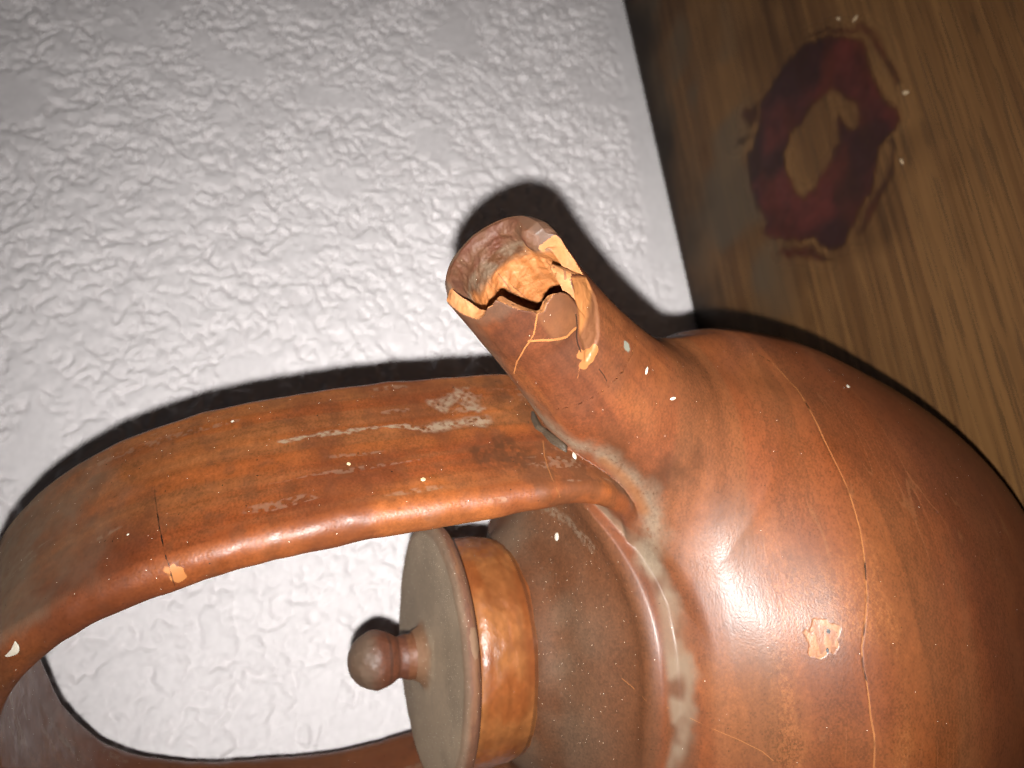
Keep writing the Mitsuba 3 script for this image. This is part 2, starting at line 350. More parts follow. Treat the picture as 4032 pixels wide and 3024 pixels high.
C_SPB = snap([(611.6, -972.9, -67), (594.2, -957.6, -73.8), (576.8, -941.6, -76.9), (564.8, -931.4, -82.8), (551.7, -918.8, -93.8)])
C_SPD = snap([(524.3, -891.6, -144), (514.4, -882.2, -157.6), (504.2, -873.2, -168)])
C_TAIL = snap([(547.3, -914.5, -98.2), (552.1, -913.3, -120.5), (558.8, -917.5, -125.9), (543.9, -908, -117.5), (531, -898.7, -105.1)])
SPOT = snap([(575.7, -894.8, -216.3)])[0]
def spout_color(p, n, uv):
    s, th = spout_uv(p)
    st = fbm(th * .16, s * 28, 2.0, 3); st2 = fbm(th * .05 + 7, s * 18, 6.0, 2)
    c = mix(RED, ORANGE * 1.1, sstep(.32, .62, st2 + .25 * (st - .5)))
    c = mix(c, MAROON * 1.2, sstep(.38, .72, f3(p, 75, 3)) * .55)
    tip = sstep(-.024, -.012, s + .006 * (f3(p, 120, 2) - .5))
    c = mix(c, mix(MAROON * .9, RED, sstep(.35, .65, f3(p, 170, 3)) * .7), tip * .8)
    c = c * (.82 + .36 * st) * grain(p) * (1 - .25 * sstep(-.045, -.018, s))
    # the glued shard is browner
    sh = sstep(-.0146, -.0136, s) * sstep(-31, -27, th) * sstep(9, 3, th)
    c = mix(c, mix(BROWN * 1.3, TAN * .8, sstep(.3, .7, f3(p, 240, 3))), sh * .55)
    # dust: flank towards the handle and the old rim
    d1 = sstep(50, 95, th + 40 * (f3(p, 140, 3) - .5)) * (.35 + .4 * sstep(.4, .6, f3(p, 300, 2)))
    d2 = sstep(-.0042, -.0006, s + .004 * (f3(p, 300, 3) - .5)) * .35
    c = mix(c, DUST * .5, dr.maximum(d1, d2) * .8)
    c = mix(c, DUST * .5, f3(p, 110, 3) * .18)
    # flaked strip: bare clay above, brown glue below
    strip = sstep(-.0004, .0003, pline_strip(th, s))
    g = sstep(-.0142, -.0160, s + .0025 * (f3(p, 300, 2) - .5) + .00006 * (th + 40))
    c = mix(c, mix(RAW, BROWN * 1.5, g), strip)
    d = dr.minimum(pline(p, C_SP1), pline(p, C_SP3) + .00012)
    d = dr.minimum(d, pline(p, C_SP2) - .00014) + .00016 * (f3(p, 1300, 2) - .5)
    c = mix(c, RAW * .95, 1 - sstep(.00009, .00022, d))
    c = mix(c, RAW * .9, 1 - sstep(.0010, .0012, pline(p, C_TAIL) + .0010 * (f3(p, 800, 2) - .5)))
    c = mix(c, col(.012, .006, .004), (1 - sstep(.00008, .0002, dr.minimum(pline(p, C_SPB), pline(p, C_SPD) + .00005))) * .9)
    c = mix(c, col(.12, .115, .09), 1 - sstep(.0008, .0013, dr.norm(p - V3(SPOT)) + .0012 * (f3(p, 900, 2) - .5)))
    c = mix(c, col(.5, .45, .38), specks(p, .0010, .035, .13) * .8)
    c = mix(c, col(.02, .01, .007), specks(p + .013, .0014, .04, .13) * .5)
    return c
def pline_strip(th, s):
    """signed distance (inside positive) to the flaked strip, in metres on the spout's skin"""
    x, y = th * .00023, s
    P = np.array([(a * .00023, b) for a, b in STRIP.exterior.coords])
    d2, odd = None, mi.Bool(False)
    for (ax, ay), (bx, by) in zip(P[:-1], P[1:]):
        ex, ey = float(bx - ax), float(by - ay)
        t = dr.clip(((x - float(ax)) * ex + (y - float(ay)) * ey) / (ex * ex + ey * ey), 0, 1)
        e = dr.square(x - float(ax) - t * ex) + dr.square(y - float(ay) - t * ey)
        d2 = e if d2 is None else dr.minimum(d2, e)
        hit = ((float(ay) > y) != (float(by) > y)) & (x < ex * (y - float(ay)) / (ey if abs(ey) > 1e-9 else 1e-9) + float(ax))
        odd = odd ^ hit
    d = dr.sqrt(d2)
    return dr.select(odd, d, -d)

C_HC = snap([(430, -455, 728), (407.9, -485.3, 725.8), (372.5, -514.3, 722.5), (331.7, -548, 716.5), (299.2, -574.7, 711.8), (267.6, -601.2, 705.7), (233.6, -627.5, 698.9), (215.2, -632.1, 693), (195, -626.3, 688.9), (177.3, -608.9, 682.6), (165, -585, 678)])
C_HC2 = snap([(438.0, -646.5, -104.9), (396.3, -676.4, -90.6), (363.2, -701.5, -83.6), (331.2, -725.4, -80.3), (304.5, -736.1, -84.0), (286.0, -726.5, -93.1)])
C_SC = snap([(470, -505, 470), (488.8, -528.0, 417.2), (496.0, -538.0, 319.2), (504.6, -535.6, 274.2), (505.9, -546.0, 217.5), (498.3, -558.3, 185.9), (488.7, -571.3, 154.7), (498, -572, 105), (502, -575, 60), (505, -586, 15)])
C_EDGE = snap([(421.1, -649, -155.4), (389.5, -665.3, -185.5), (361.3, -672.7, -221.4), (337.4, -675.8, -253.2), (305.6, -671.7, -291.1), (277.9, -668.6, -318.9), (249, -659.9, -339.2)])
C_SC2 = snap([(562.8, -520.4, 98.9), (597.0, -506.8, 35.3), (580, -520, 25), (545.2, -551.1, 16.3)])
C_DK = snap([(411.2, -651.2, 51.7), (431.2, -646.8, -12.4), (387.8, -680.6, -30.7), (392, -668, 15)])
CHIP = snap([(193, -626, 674)])[0]; CHIP2 = snap([(205, -630, 691)])[0]
def handle_color(p, n, uv):
    h = dr.dot(p, mi.Vector3f(*DH.tolist())); cc = dr.dot(p, mi.Vector3f(*WV.tolist()))
    an = dr.atan2(p.z - .02, h) * .09
    st = fbm(cc * 620, an * 34, 2.0, 3); st2 = fbm(cc * 130 + 4, an * 16, 6.0, 2)
    c = mix(RED * 1.1, ORANGE, sstep(.30, .70, st2))
    c = mix(c, TAN * .9, sstep(.42, .64, fbm(cc * 260 + 9, an * 9, 1.0, 2)) * .55)
    c = mix(c, BROWN * 1.2, sstep(.06, .135, an + .03 * (f3(p, 60, 2) - .5)) * .65)
    c = c * (.84 + .46 * st) * grain(p)
    c = mix(c, BROWN, sstep(.50, .75, f3(p, 260, 3)) * .4)
    c = mix(c, MAROON * 1.1, sstep(.46, .70, f3(p + .17, 48, 3)) * .55)
    c = mix(c, RED * .85, sstep(-.030, -.048, h) * .6)
    # dust on the top of the arch
    top = sstep(.30, .90, n.z + .35 * (f3(p, 130, 3) - .5)) * sstep(.055, .095, p.z)
    c = mix(c, DUST * .85, top * (.45 + .4 * f3(p, 700, 2)))
    inner = sstep(-.045, -.06, h) * .10
    c = mix(c, DUST * .9, inner)
    # rubbed grey streaks and the scuffed patch by the spout
    k = f3(p, 900, 2)
    d = pline(p, C_SC); w = .0006 + .0011 * noise(p.z * 150, 3) + .0016 * sstep(.02, .008, p.z)
    c = mix(c, DUST * 1.15, (1 - sstep(w * .2, w * 1.1, d + .0024 * (f3(p, 420, 3) - .5))) * .75 * sstep(.25, .6, k))
    d = pline(p, C_SC2)
    c = mix(c, DUST * 1.05, (1 - sstep(.0008, .0030, d + .0060 * (f3(p, 330, 3) - .5))) * .7 * sstep(.10, .75, k))
    d = pline(p, C_DK)
    c = mix(c, BROWN * .55, (1 - sstep(.0002, .0060, d + .0090 * (f3(p, 360, 3) - .5))) * .75 * sstep(.2, .65, k))
    base = sstep(.004, -.006, p.z + .016 * (f3(p, 150, 2) - .5))
    c = mix(c, BROWN * .8, base * .55 * sstep(.40, .6, f3(p, 190, 3)))
    c = mix(c, BROWN * .35, (1 - sstep(.0001, .0006, pline(p, C_EDGE) + .0004 * (k - .5))) * .8)
    # scratches
    sc = sstep(.70, .76, fbm(cc * 420 + 31, an * 55, 9.0, 2))
    c = mix(c, DUST, sc * .28 * sstep(.40, .60, k))
    d = pline(p, C_HC) + .00012 * (f3(p, 1500, 1) - .5)
    e = dr.dot(p - V3(CHIP), mi.Vector3f(1, .3, 0))
    chip = dr.minimum(dr.norm(p - V3(CHIP)), dr.norm(p - V3(CHIP2)) + .0006) + .0018 * (f3(p, 650, 2) - .5)
    c = mix(c, RAW * 1.25, 1 - sstep(.0014, .0017, chip))
    c = mix(c, col(.010, .005, .003), (1 - sstep(.00005, .00018, d)) * sstep(.043, .030, p.x) * (.5 + .5 * sstep(.4, .6, f3(p, 500, 2))))
    c = mix(c, RAW * .6, (1 - sstep(.00008, .00024, pline(p, C_HC2))) * .85)
    c = mix(c, col(.55, .50, .42), specks(p, .0009, .05 + .16 * sstep(.045, .09, p.z) * sstep(.0, .012, cc), .14) * .85)
    c = mix(c, col(.015, .008, .006), specks(p + .013, .0014, .08, .15) * .85)
    return c
def handle_rough(p, n, uv):
    return .34 + .22 * f3(p, 420, 2) + .3 * sstep(.55, .97, n.z) * sstep(.05, .09, p.z)

def neck_color(p, n, uv):
    ph, r = phi_r(p)
    st = fbm(ph * 2.0, p.z * 700, 2.0, 3)
    c = mix(ORANGE * 1.05, col(.170, .062, .0185), sstep(.3, .7, fbm(ph * 3, p.z * 260, 6.0, 2)))
    c = c * (.84 + .32 * st) * (.8 + .4 * f3(p, 800, 2))
    c = mix(c, RED * .8, sstep(.40, .75, fbm(ph * 5, p.z * 130, 3.0, 3)) * .45)
    foot = sstep(-.0186, -.0200, p.z + .002 * (f3(p, 250, 2) - .5))
    c = mix(c, DUST * .6, foot * .4)
    c = mix(c, BROWN * .6, sstep(-.0155, -.0160, p.z) * sstep(-.0172, -.0166, p.z) * .6)
    return mix(c, col(.5, .45, .36), specks(p, .0010, .05, .13) * .8)
def lid_color(p, n, uv):
    ph, r = phi_r(p)
    c = mix(MAROON * 1.5, BROWN * 1.5, fbm(ph * 3, p.z * 1500, 2.0, 3)) * grain(p)
    c = mix(c, TAN, sstep(.6, .7, fbm(ph * 6, p.z * 900, 5.0, 2)) * .5)
    e = sstep(.0345, .0325, r + .0012 * (f3(p, 160, 3) - .5)) * sstep(.0015, .003, p.z)
    rim = sstep(.0025, .004, p.z)
    c = mix(c, DUST * .5, .22)
    dust = mix(DUST * 1.15, DUST * .85, sstep(.35, .65, f3(p, 70, 3))) * (.85 + .3 * f3(p, 1300, 2))
    c = mix(c, dust, dr.maximum(e * .95, rim * .55))
    wear = sstep(.010, .0075, r + .002 * (f3(p, 300, 2) - .5)) * sstep(.0048, .0056, p.z)
    c = mix(c, TAN * .8, wear * .7)
    chip = 1 - sstep(.0030, .0034, dr.sqrt(dr.square((p.x - .001) * .8) + dr.square((p.z - .0016) * 3.0)) + .0018 * (f3(p, 700, 2) - .5)) * 1.0
    c = mix(c, mix(RAW * .5, DUST, .4), dr.select(p.y < -.03, chip, 0) * .9)
    c = mix(c, col(.36, .31, .24), specks(p + .005, .0007, .30 * rim + .05, .20) * .7)
    c = mix(c, BROWN * .7, specks(p + .011, .0008, .25 * rim, .20) * .6)
    return mix(c, col(.52, .48, .40), specks(p, .0010, .22, .16) * .8)
def knob_color(p, n, uv):
    ph, r = phi_r(p)
    c = mix(MAROON * 1.15, RED * .85, fbm(ph * 2, p.z * 800, 2.0, 3)) * grain(p)
    c = mix(c, MAROON * .6, (1 - sstep(.0002, .0006, dr.abs(p.z - .0158))) * .7 + (1 - sstep(.0001, .0004, dr.abs(p.z - .0134))) * .5)
    c = mix(c, DUST * .55, sstep(.0165, .023, p.z + .005 * (f3(p, 220, 3) - .5)) * .6 + .10)
    c = mix(c, TAN, sstep(.0110, .0104, p.z) * .45)
    return mix(c, col(.55, .50, .42), specks(p, .0011, .08, .14) * .8)
def raw_color(p, n, uv):
    c = mix(RAW, RAWP, sstep(.35, .65, f3(p, 420, 3))) * (.85 + .3 * f3(p, 1600, 2))
    return mix(c, BROWN, sstep(.68, .74, f3(p, 700, 2)) * .7)
def bore_color(p, n, uv):
    s, th = spout_uv(p)
    st = fbm(th * .12, s * 90, 2.0, 3)
    c = mix(RAW * 1.12, RAW * col(.92, .80, .62), sstep(.35, .7, st)) * (.85 + .3 * f3(p, 900, 2))
    # fine wiping lines and dusty old lip
    ln = sstep(.02, .0, dr.abs(noise(th * .06 + 3, s * 30) - .5)) * sstep(.45, .6, noise(th * .02, s * 60))
    c = mix(c, BROWN, ln * .55)
    back = sstep(105, 140, dr.abs(th) + 25 * (f3(p, 200, 2) - .5))
    lip = sstep(-.0075, -.0045, s - .003 * (1 - back) + .004 * (f3(p, 220, 3) - .5))
    c = mix(c, mix(DUST * .45, BROWN * .6, sstep(.3, .7, f3(p, 420, 3))), lip * .9)
    c = mix(c, mix(MAROON, BROWN, sstep(.3, .7, f3(p, 350, 3))), sstep(-.0022, -.0008, s + .0012 * (f3(p, 260, 2) - .5)) * .8)
    return mix(c, col(.6, .55, .45), specks(p, .0010, .07, .13) * lip)

def on_spout(p):
    s, th = spout_uv(p)
    q = p - V3(S_O) - mi.Vector3f(*S_A.tolist()) * s
    return sstep(-.054, -.034, s + .004 * (f3(p, 90, 2) - .5)) * sstep(.032, .022, dr.norm(q))
C_DUST = snap([(490.3, -686.1, -82.1), (424.6, -685, -145.2), (388.3, -715.4, -198.3), (349.2, -702.8, -253), (308.4, -694.9, -306.1), (263.1, -676.9, -341.9), (211.1, -642.5, -351.4), (149.8, -596.1, -358.1)])
C_CLEAN = snap([(370.6, -702.5, -219.9), (336.9, -695.5, -265.8), (298.2, -679.2, -305.2), (260.3, -658.9, -328.4)])
C_SMOKE = snap([(398.2, -764.9, -222.6), (374.4, -739.1, -242.5), (333.5, -720.3, -296.9), (315, -721.8, -330.3), (338.6, -759.2, -369.9)])
C_STR = snap([(344.8, -281.0, -266.2), (290.6, -384.7, -277.2), (206.1, -470.3, -294.0)])
def skin_color(p, n, uv):
    c = mix(body_color(p, n, uv), spout_color(p, n, uv), on_spout(p))
    k, k2 = f3(p, 260, 3), f3(p, 1600, 2)
    d = pline(p, C_SMOKE) + .010 * (k - .5)
    c = mix(c, BROWN * .50, (1 - sstep(-.001, .0090, d)) * .70)
    d = pline(p, C_DUST) + .0045 * (k - .5)
    c = mix(c, DUST * (.48 + .45 * k2), (1 - sstep(-.0012, .0056, d)) * .85 * sstep(.15, .6, k2 + .2))
    d = pline(p, C_CLEAN) + .0008 * (k - .5)
    c = mix(c, mix(RAW * .62, ORANGE, .3) * (.8 + .4 * k2), (1 - sstep(.0002, .0024, d)) * .6)
    d = pline(p, C_STR) + .0024 * (k - .5)
    c = mix(c, DUST * .75, (1 - sstep(.0002, .0016, d)) * .6 * sstep(.3, .6, k2))
    # fine pale specks where dust lies
    ph, r = phi_r(p)
    return mix(c, col(.42, .36, .28), specks(p + .007, .0008, .16 * sstep(-.036, -.028, p.z) * sstep(.060, .057, r), .17) * .8)
def clay_bump(p, n, uv):
    return .40 * f3(p, 520, 2) + .45 * f3(p, 2400, 2) + .35 * f3(p, 110, 2)
def body_bump(p, n, uv):
    ph, r = phi_r(p)
    a = ph * .085
    m, d, u, v = flake_mask(p)
    return .12 * fbm(a * 60, p.z * 900, 2.0, 2) + .24 * f3(p, 2600, 2) + .8 * f3(p, 85, 2) + .25 * fbm(a * 30, p.z * 160, 9.0, 2) - .6 * m * (.6 + .6 * f3(p, 900, 2)) - .35 * (1 - sstep(.0001, .0004, pline(p, C_BODY)))
def raw_bump(p, n, uv):
    return .5 * f3(p, 900, 3) + .3 * f3(p, 3000, 2)
def matte(key, color, rough, bump=None, scale=.00005, spec=.5, eps=.00012, **more):
    d = dict(type='principled', base_color=mikit.proc(color) if callable(color) else dict(type='rgb', value=color), roughness=mikit.proc(rough) if callable(rough) else rough, specular=spec, **more)
    if bump: d = dict(type='bumpmap', nested_texture=mikit.proc(bump, eps=eps), scale=scale, nested_bsdf=d)
    scene[key] = dict(type='twosided', bsdf=d)
matte('clay_skin', skin_color, body_rough, body_bump, .00010, spec=.15, clearcoat=.20, clearcoat_gloss=.62)
def handle_foot(p, n, uv):
    return mix(handle_color(p, n, uv), skin_color(p, n, uv), sstep(-.022, -.030, p.z + .003 * (f3(p, 200, 2) - .5)))
matte('clay_handle', handle_foot, handle_rough, clay_bump, .00013, spec=.30)
matte('clay_neck', neck_color, .40, clay_bump, .00015, spec=.35)
matte('clay_lid', lid_color, .75, clay_bump, .00010, spec=.3)
matte('clay_knob', knob_color, .58, clay_bump, .00010)
matte('clay_raw', raw_color, .8, raw_bump, .00025, spec=.25)
matte('clay_bore', bore_color, .65, raw_bump, .00006, spec=.3)
matte('glue', [.030, .021, .014], .12, raw_bump, .00030, spec=.7)

def plaster_color(p, n, uv):
    c = mix(col(.670, .636, .642), col(.740, .706, .712), f3(p, 45, 3))
    return c * (.93 + .12 * f3(p, 500, 2))
matte('plaster', plaster_color, .85, raw_bump, .00006, spec=.25)
def wood_color(p, n, uv):
    y = p.y + .0012 * noise(p.x * 9, 2) + .003 * noise(p.x * 2.2, 5)
    g1 = fbm(p.x * 8, y * 420, 1.0, 4); g2 = fbm(p.x * 26, y * 1700, 4.0, 3); g3 = noise(p.x * 2, y * 55, 7)
    c = mix(col(.074, .0325, .0105), col(.122, .0580, .0190), sstep(.30, .70, g1 * .6 + g3 * .4))
    c = c * (.87 + .26 * g2)
    pore = sstep(.62, .70, fbm(p.x * 45, y * 1500, 12.0, 2))
    c = mix(c, col(.035, .018, .008), pore * .45)
    c = mix(c, c * col(.55, .50, .45), sstep(.52, .68, f3(p, 22, 3)) * .7)
    gray = sstep(.48, .64, f3(p + .7, 26, 3)) * sstep(.02, .05, p.y)
    c = mix(c, col(.060, .050, .034), gray * .55)
    # the wood colour goes almost black towards the wall, with an uneven edge
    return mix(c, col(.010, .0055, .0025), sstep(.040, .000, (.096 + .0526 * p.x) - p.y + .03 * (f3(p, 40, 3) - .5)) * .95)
def wood_bump(p, n, uv):
    return fbm(p.x * 45, p.y * 1300, 12.0, 3)
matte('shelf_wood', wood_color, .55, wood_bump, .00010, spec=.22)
def wax_color(p, n, uv):
    return mix(col(.020, .0042, .0034), col(.062, .0095, .0060), sstep(.35, .7, f3(p, 45, 3))) * (.8 + .4 * f3(p, 500, 2))
matte('red_wax_film', wax_color, .45, clay_bump, .0001, spec=.3)
matte('flake_white', [.36, .32, .26], .8, spec=.2)
matte('flake_tan', [.33, .24, .15], .8, spec=.2)
matte('flake_yellow', [.33, .28, .16], .8, spec=.2)

# ------------------------------------------------------------------ setting: wall and shelf
BETA = 0.0526
W0 = np.array([0, .096, 0]); WT = np.array([math.cos(BETA), math.sin(BETA), 0]); WN = np.array([math.sin(BETA), -math.cos(BETA), 0])
def plaster_height(u, v):
    p = np.stack([u, v, 0 * u], -1)
    w = np.stack([nfbm(p, 160, 2, 21) - .5, nfbm(p, 160, 2, 22) - .5, 0 * u], -1)
    q = p + w * 0.006
    n1 = nfbm(q, 185, 2, 23); n2 = nfbm(q, 310, 2, 24)
    cover = S(.22, .36, nfbm(p, 42, 2, 25))                            # trowelled flat here and there
    cut1 = np.exp(-((n1 - .5) / .085) ** 2) * S(.36, .54, nfbm(p, 110, 2, 28))
    cut2 = np.exp(-((n2 - .5) / .10) ** 2) * S(.38, .56, nfbm(p, 150, 2, 29))
    blob = S(.36, .64, n1) * .55 + S(.36, .64, n2) * .45
    edge = .06 + .94 * S(ZB + .004, ZB + .028, v + .010 * (nfbm(p, 60, 2, 30) - .5))
    return ((-.00150 * cut1 - .00120 * cut2 + .00100 * blob) * (.10 + .90 * cover) + .0012 * (nfbm(p, 30, 2, 26) - .5)) * edge
STEP = 0.00062
uu, vv = np.arange(-.15, .43, STEP), np.arange(ZB - .004, .20, STEP)
U, V = np.meshgrid(uu, vv, indexing='ij')
Hh = np.concatenate([plaster_height(a, b) for a, b in zip(np.array_split(U, 8), np.array_split(V, 8))])
Hh = gaussian_filter(Hh, .75)
nv, nu = len(vv), len(uu)
PW = (W0 + U[..., None] * WT + V[..., None] * np.array([0, 0, 1]) + Hh[..., None] * WN).reshape(-1, 3)
idx = np.arange(nu * nv).reshape(nu, nv)
quad = np.stack([idx[:-1, :-1], idx[:-1, 1:], idx[1:, 1:], idx[1:, :-1]], -1).reshape(-1, 4)
gu, gv = np.gradient(Hh, STEP)
NW = (WN - gu[..., None] * WT - gv[..., None] * np.array([0, 0, 1])).reshape(-1, 3); NW /= np.linalg.norm(NW, axis=1)[:, None]
fn = np.cross(PW[quad[0, 1]] - PW[quad[0, 0]], PW[quad[0, 2]] - PW[quad[0, 0]])
if fn @ WN < 0: quad = quad[:, ::-1]
put('wall', (PW, quad), 'plaster', normals=NW)
labels['wall'] = dict(kind='structure', label='white rough plastered wall behind the teapot')
core = trimesh.creation.box([1.6, .08, 1.2]); core.apply_transform(np.array(T().translate((W0 - WN * .0424).tolist()).rotate([0, 0, 1], math.degrees(BETA)).translate([.14, 0, .35]).matrix))
put('wall__masonry', core, 'plaster')

# shelf board, its back edge against the wall
b4 = [W0 + WT * -.55 - WN * .01, W0 + WT * .85 - WN * .01, W0 + WT * .85 + WN * .30, W0 + WT * -.55 + WN * .30]
poly = Polygon([(p[0], p[1]) for p in b4])
board = trimesh.creation.extrude_polygon(poly, .03, engine='earcut'); board.apply_translation([0, 0, ZB - .03])
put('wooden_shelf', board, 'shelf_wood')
labels['wooden_shelf'] = dict(kind='structure', label='brown varnished wooden shelf board that the teapot stands on')

# ------------------------------------------------------------------ teapot
def net(lo, hi, H, k):
    verts, quads = surface(solid, lo, hi, H, k)
    N0 = grad(solid, verts, 0.0003)
    g = (N0 ** 2).sum(1, keepdims=True)
    val = np.concatenate([solid(q) for q in np.array_split(verts, 4)])
    verts = verts - np.clip(val[:, None] * N0 / np.maximum(g, .2), -.0003, .0003)
    N0 = grad(solid, verts, 0.0002 if H < .002 else .00035); N0 /= np.maximum(np.linalg.norm(N0, axis=1), 1e-9)[:, None]
    a, b_, c_ = verts[quads[:, 0]], verts[quads[:, 1]], verts[quads[:, 2]]
    if ((np.cross(b_ - a, c_ - a) * N0[quads[:, 0]]).sum(1) > 0).mean() < .5: quads = quads[:, ::-1]
    return verts, quads, N0
verts, quads, N0 = net([-.1, -.125, -.181], [.115, .098, .118], .0024, 4)
SEAM = -.0305
def tip_side(P):                                     # the last three centimetres of the spout are meshed more finely
    q = P - S_O; sl = q @ S_A
    return (sl > SEAM) & (np.linalg.norm(q - sl[:, None] * S_A, axis=1) < .021)
def near_handle(P): return np.concatenate([parts(q)[4] for q in np.array_split(P, 4)]) < .0006
c_ = verts[quads].mean(1)
drop = tip_side(c_) & ~near_handle(c_)
quads = quads[~drop]
v2, q2, n2 = net(S_O - .036, S_O + .036, .0016, 6)
c_ = v2[q2].mean(1)
q2 = q2[tip_side(c_ + .00002 * S_A) & ~near_handle(c_)]
quads = np.r_[quads, q2 + len(verts)]; verts = np.r_[verts, v2]; N0 = np.r_[N0, n2]
cen = verts[quads].mean(1)
pb, ps, pr, pc, ph, _ = [np.concatenate(x) for x in zip(*[parts(q) for q in np.array_split(cen, 6)])]
tipd = np.maximum(ps, pc)
kind = np.where(ph < np.minimum(pb, tipd) - .0002, 1, np.where(tipd < pb, 2, 0))
ins = (np.abs(pr) < .0005) & (kind != 1) & (tipd < .004) & (pr > -.0008)
ql = cen - S_O
th = (np.degrees(np.arctan2(ql @ WV, ql @ S_E) - TH0) + 180) % 360 - 180
sl = ql @ S_A
brk = (np.abs(pc) < .00035) & (ps < -.00015) & (pr > .00012) & (sl > -.03) & (th > -84) & (th < 101)
kind[ins] = 3; kind[brk] = 4
for k, key, m in ((0, 'teapot__body', 'clay_skin'), (1, 'teapot__handle', 'clay_handle'), (2, 'teapot__spout', 'clay_skin'), (3, 'teapot__spout__bore', 'clay_bore'), (4, 'teapot__spout__broken_rim', 'clay_raw')):
    f = quads[kind == k]; used, inv = np.unique(f, return_inverse=True)
    put(key, (verts[used], inv.reshape(f.shape)), m, normals=N0[used])

def lathe(prof, seg=360, wob=None):
    prof = np.asarray(prof, float)
    seglen = np.r_[0, np.cumsum(np.hypot(*np.diff(prof, axis=0).T))]
    n = int(seglen[-1] / .0004) + 2
    s = np.linspace(0, seglen[-1], n); P = np.stack([np.interp(s, seglen, prof[:, 0]), np.interp(s, seglen, prof[:, 1])], 1)
    for _ in range(6): P[1:-1] = .25 * P[:-2] + .5 * P[1:-1] + .25 * P[2:]
    a = np.linspace(0, 2 * np.pi, seg, endpoint=False)
    V = np.stack([P[:, 0, None] * np.cos(a), P[:, 0, None] * np.sin(a), P[:, 1, None] + 0 * a], -1)
    if wob: V = wob(V)
    i = np.arange(n * seg).reshape(n, seg)
    q = np.stack([i[:-1], np.roll(i[:-1], -1, 1), np.roll(i[1:], -1, 1), i[1:]], -1).reshape(-1, 4)
    return V.reshape(-1, 3), q
def radial(V, amp, f, seed):
    r = np.hypot(V[..., 0], V[..., 1]); d = amp * (nfbm(V, f, 3, seed) - .5) * S(0, .004, r)
    V = V.copy(); V[..., :2] *= (1 + d / np.maximum(r, 1e-4))[..., None]; V[..., 2] += d * .4
    return V
neck = [(.0270, -.0215), (.0294, -.0213), (.0298, -.0190), (.0297, -.0175), (.0298, -.0160), (.0303, -.0140), (.0309, -.0105), (.0313, -.0070), (.0311, -.0030), (.0305, -.0012), (.0296, -.0006), (.0285, -.0010), (.0275, -.02)]
put('teapot__neck', lathe(neck, 420, lambda V: radial(radial(V, .0014, 70, 31), .0008, 220, 32)), 'clay_neck', smooth=True)
labels['teapot'] = dict(label='reddish brown burnished clay teapot with broken spout and strap handle, standing on the shelf', category='teapot')
labels['teapot__spout__bore'] = dict(label='bare orange clay inside the spout')
labels['teapot__spout__broken_rim'] = dict(label='jagged pale orange break along the spout rim')

lid = [(0, -.0002), (.0300, -.0002), (.0345, .0000), (.0362, .0010), (.0364, .0022), (.0359, .0035), (.0345, .0042), (.030, .0044), (.020, .0046), (.011, .0050), (.0085, .0056), (.007, .0068), (.0062, .0085)]
put('lid__disc', lathe(lid, 420, lambda V: radial(radial(V, .0012, 60, 33), .0005, 260, 34)), 'clay_lid', smooth=True)
a = np.linspace(-1.02, 1.5708, 40)
knob = [(.0064, .0070), (.0061, .0088), (.0059, .0100), (.0061, .0106)] + [(.0076 * math.cos(t) , .0183 + .0076 * math.sin(t)) for t in np.linspace(-.80, -.25, 8)] + [(.0073, .0168), (.0076, .0172)] + [(.0079 * math.cos(t), .0183 + .0080 * math.sin(t)) for t in np.linspace(-.06, 1.5708, 24)]
put('lid__knob', lathe(knob, 200, lambda V: radial(radial(V, .0009, 110, 35), .0005, 420, 36)), 'clay_knob', smooth=True)
labels['lid'] = dict(label='round dusty clay lid with a ball knob on the neck of the teapot', category='lid')

# ------------------------------------------------------------------ red ring on the shelf
R_ = lambda pts: Polygon(np.array(pts) * 1e-4)
outer = R_([(2280, 23), (2261, 113), (2234, 221), (2204, 244), (2109, 289), (2047, 401), (1988, 408), (1877, 418), (1784, 410), (1690, 364), (1658, 400), (1593, 359), (1523, 240), (1451, 109), (1376, 30), (1356, -23), (1396, -104), (1433, -144), (1478, -232), (1556, -285), (1630, -318), (1644, -375), (1649, -410), (1671, -442), (1721, -442), (1797, -400), (1918, -379), (2015, -393), (2076, -377), (2150, -307), (2235, -184), (2284, -93), (2286, -14)])
hole = R_([(1981, -181), (1938, -217), (1855, -266), (1775, -249), (1789, -206), (1867, -183), (1872, -165), (1766, -135), (1733, -89), (1714, -32), (1677, 12), (1669, 107), (1734, 147), (1832, 172), (1915, 156), (1960, 94), (1979, -13), (1989, -92), (1985, -142)])
bits = [R_(q) for q in ([(1520, 347), (1509, 244), (1444, 132), (1380, 69), (1327, 46), (1372, 114), (1441, 221), (1478, 313)],
    [(2304, -110), (2240, -238), (2125, -393), (2024, -449), (1896, -475), (1783, -488), (1791, -457), (1893, -440), (2035, -417), (2107, -368), (2214, -229)],
    [(1647, -392), (1574, -393), (1500, -352), (1448, -284), (1399, -206), (1350, -135), (1362, -111), (1442, -193), (1487, -279), (1525, -335), (1592, -366), (1636, -355)],
    [(2273, 353), (2234, 234), (2160, 259), (2153, 326), (2228, 382)], [(2144, 480), (2153, 366), (2123, 336), (2115, 406)])]
ring = union_all([outer.difference(hole)] + bits)
RINGS = [(np.array(outer.exterior.coords), np.array(hole.exterior.coords))] + [(np.array(b.exterior.coords), None) for b in bits]
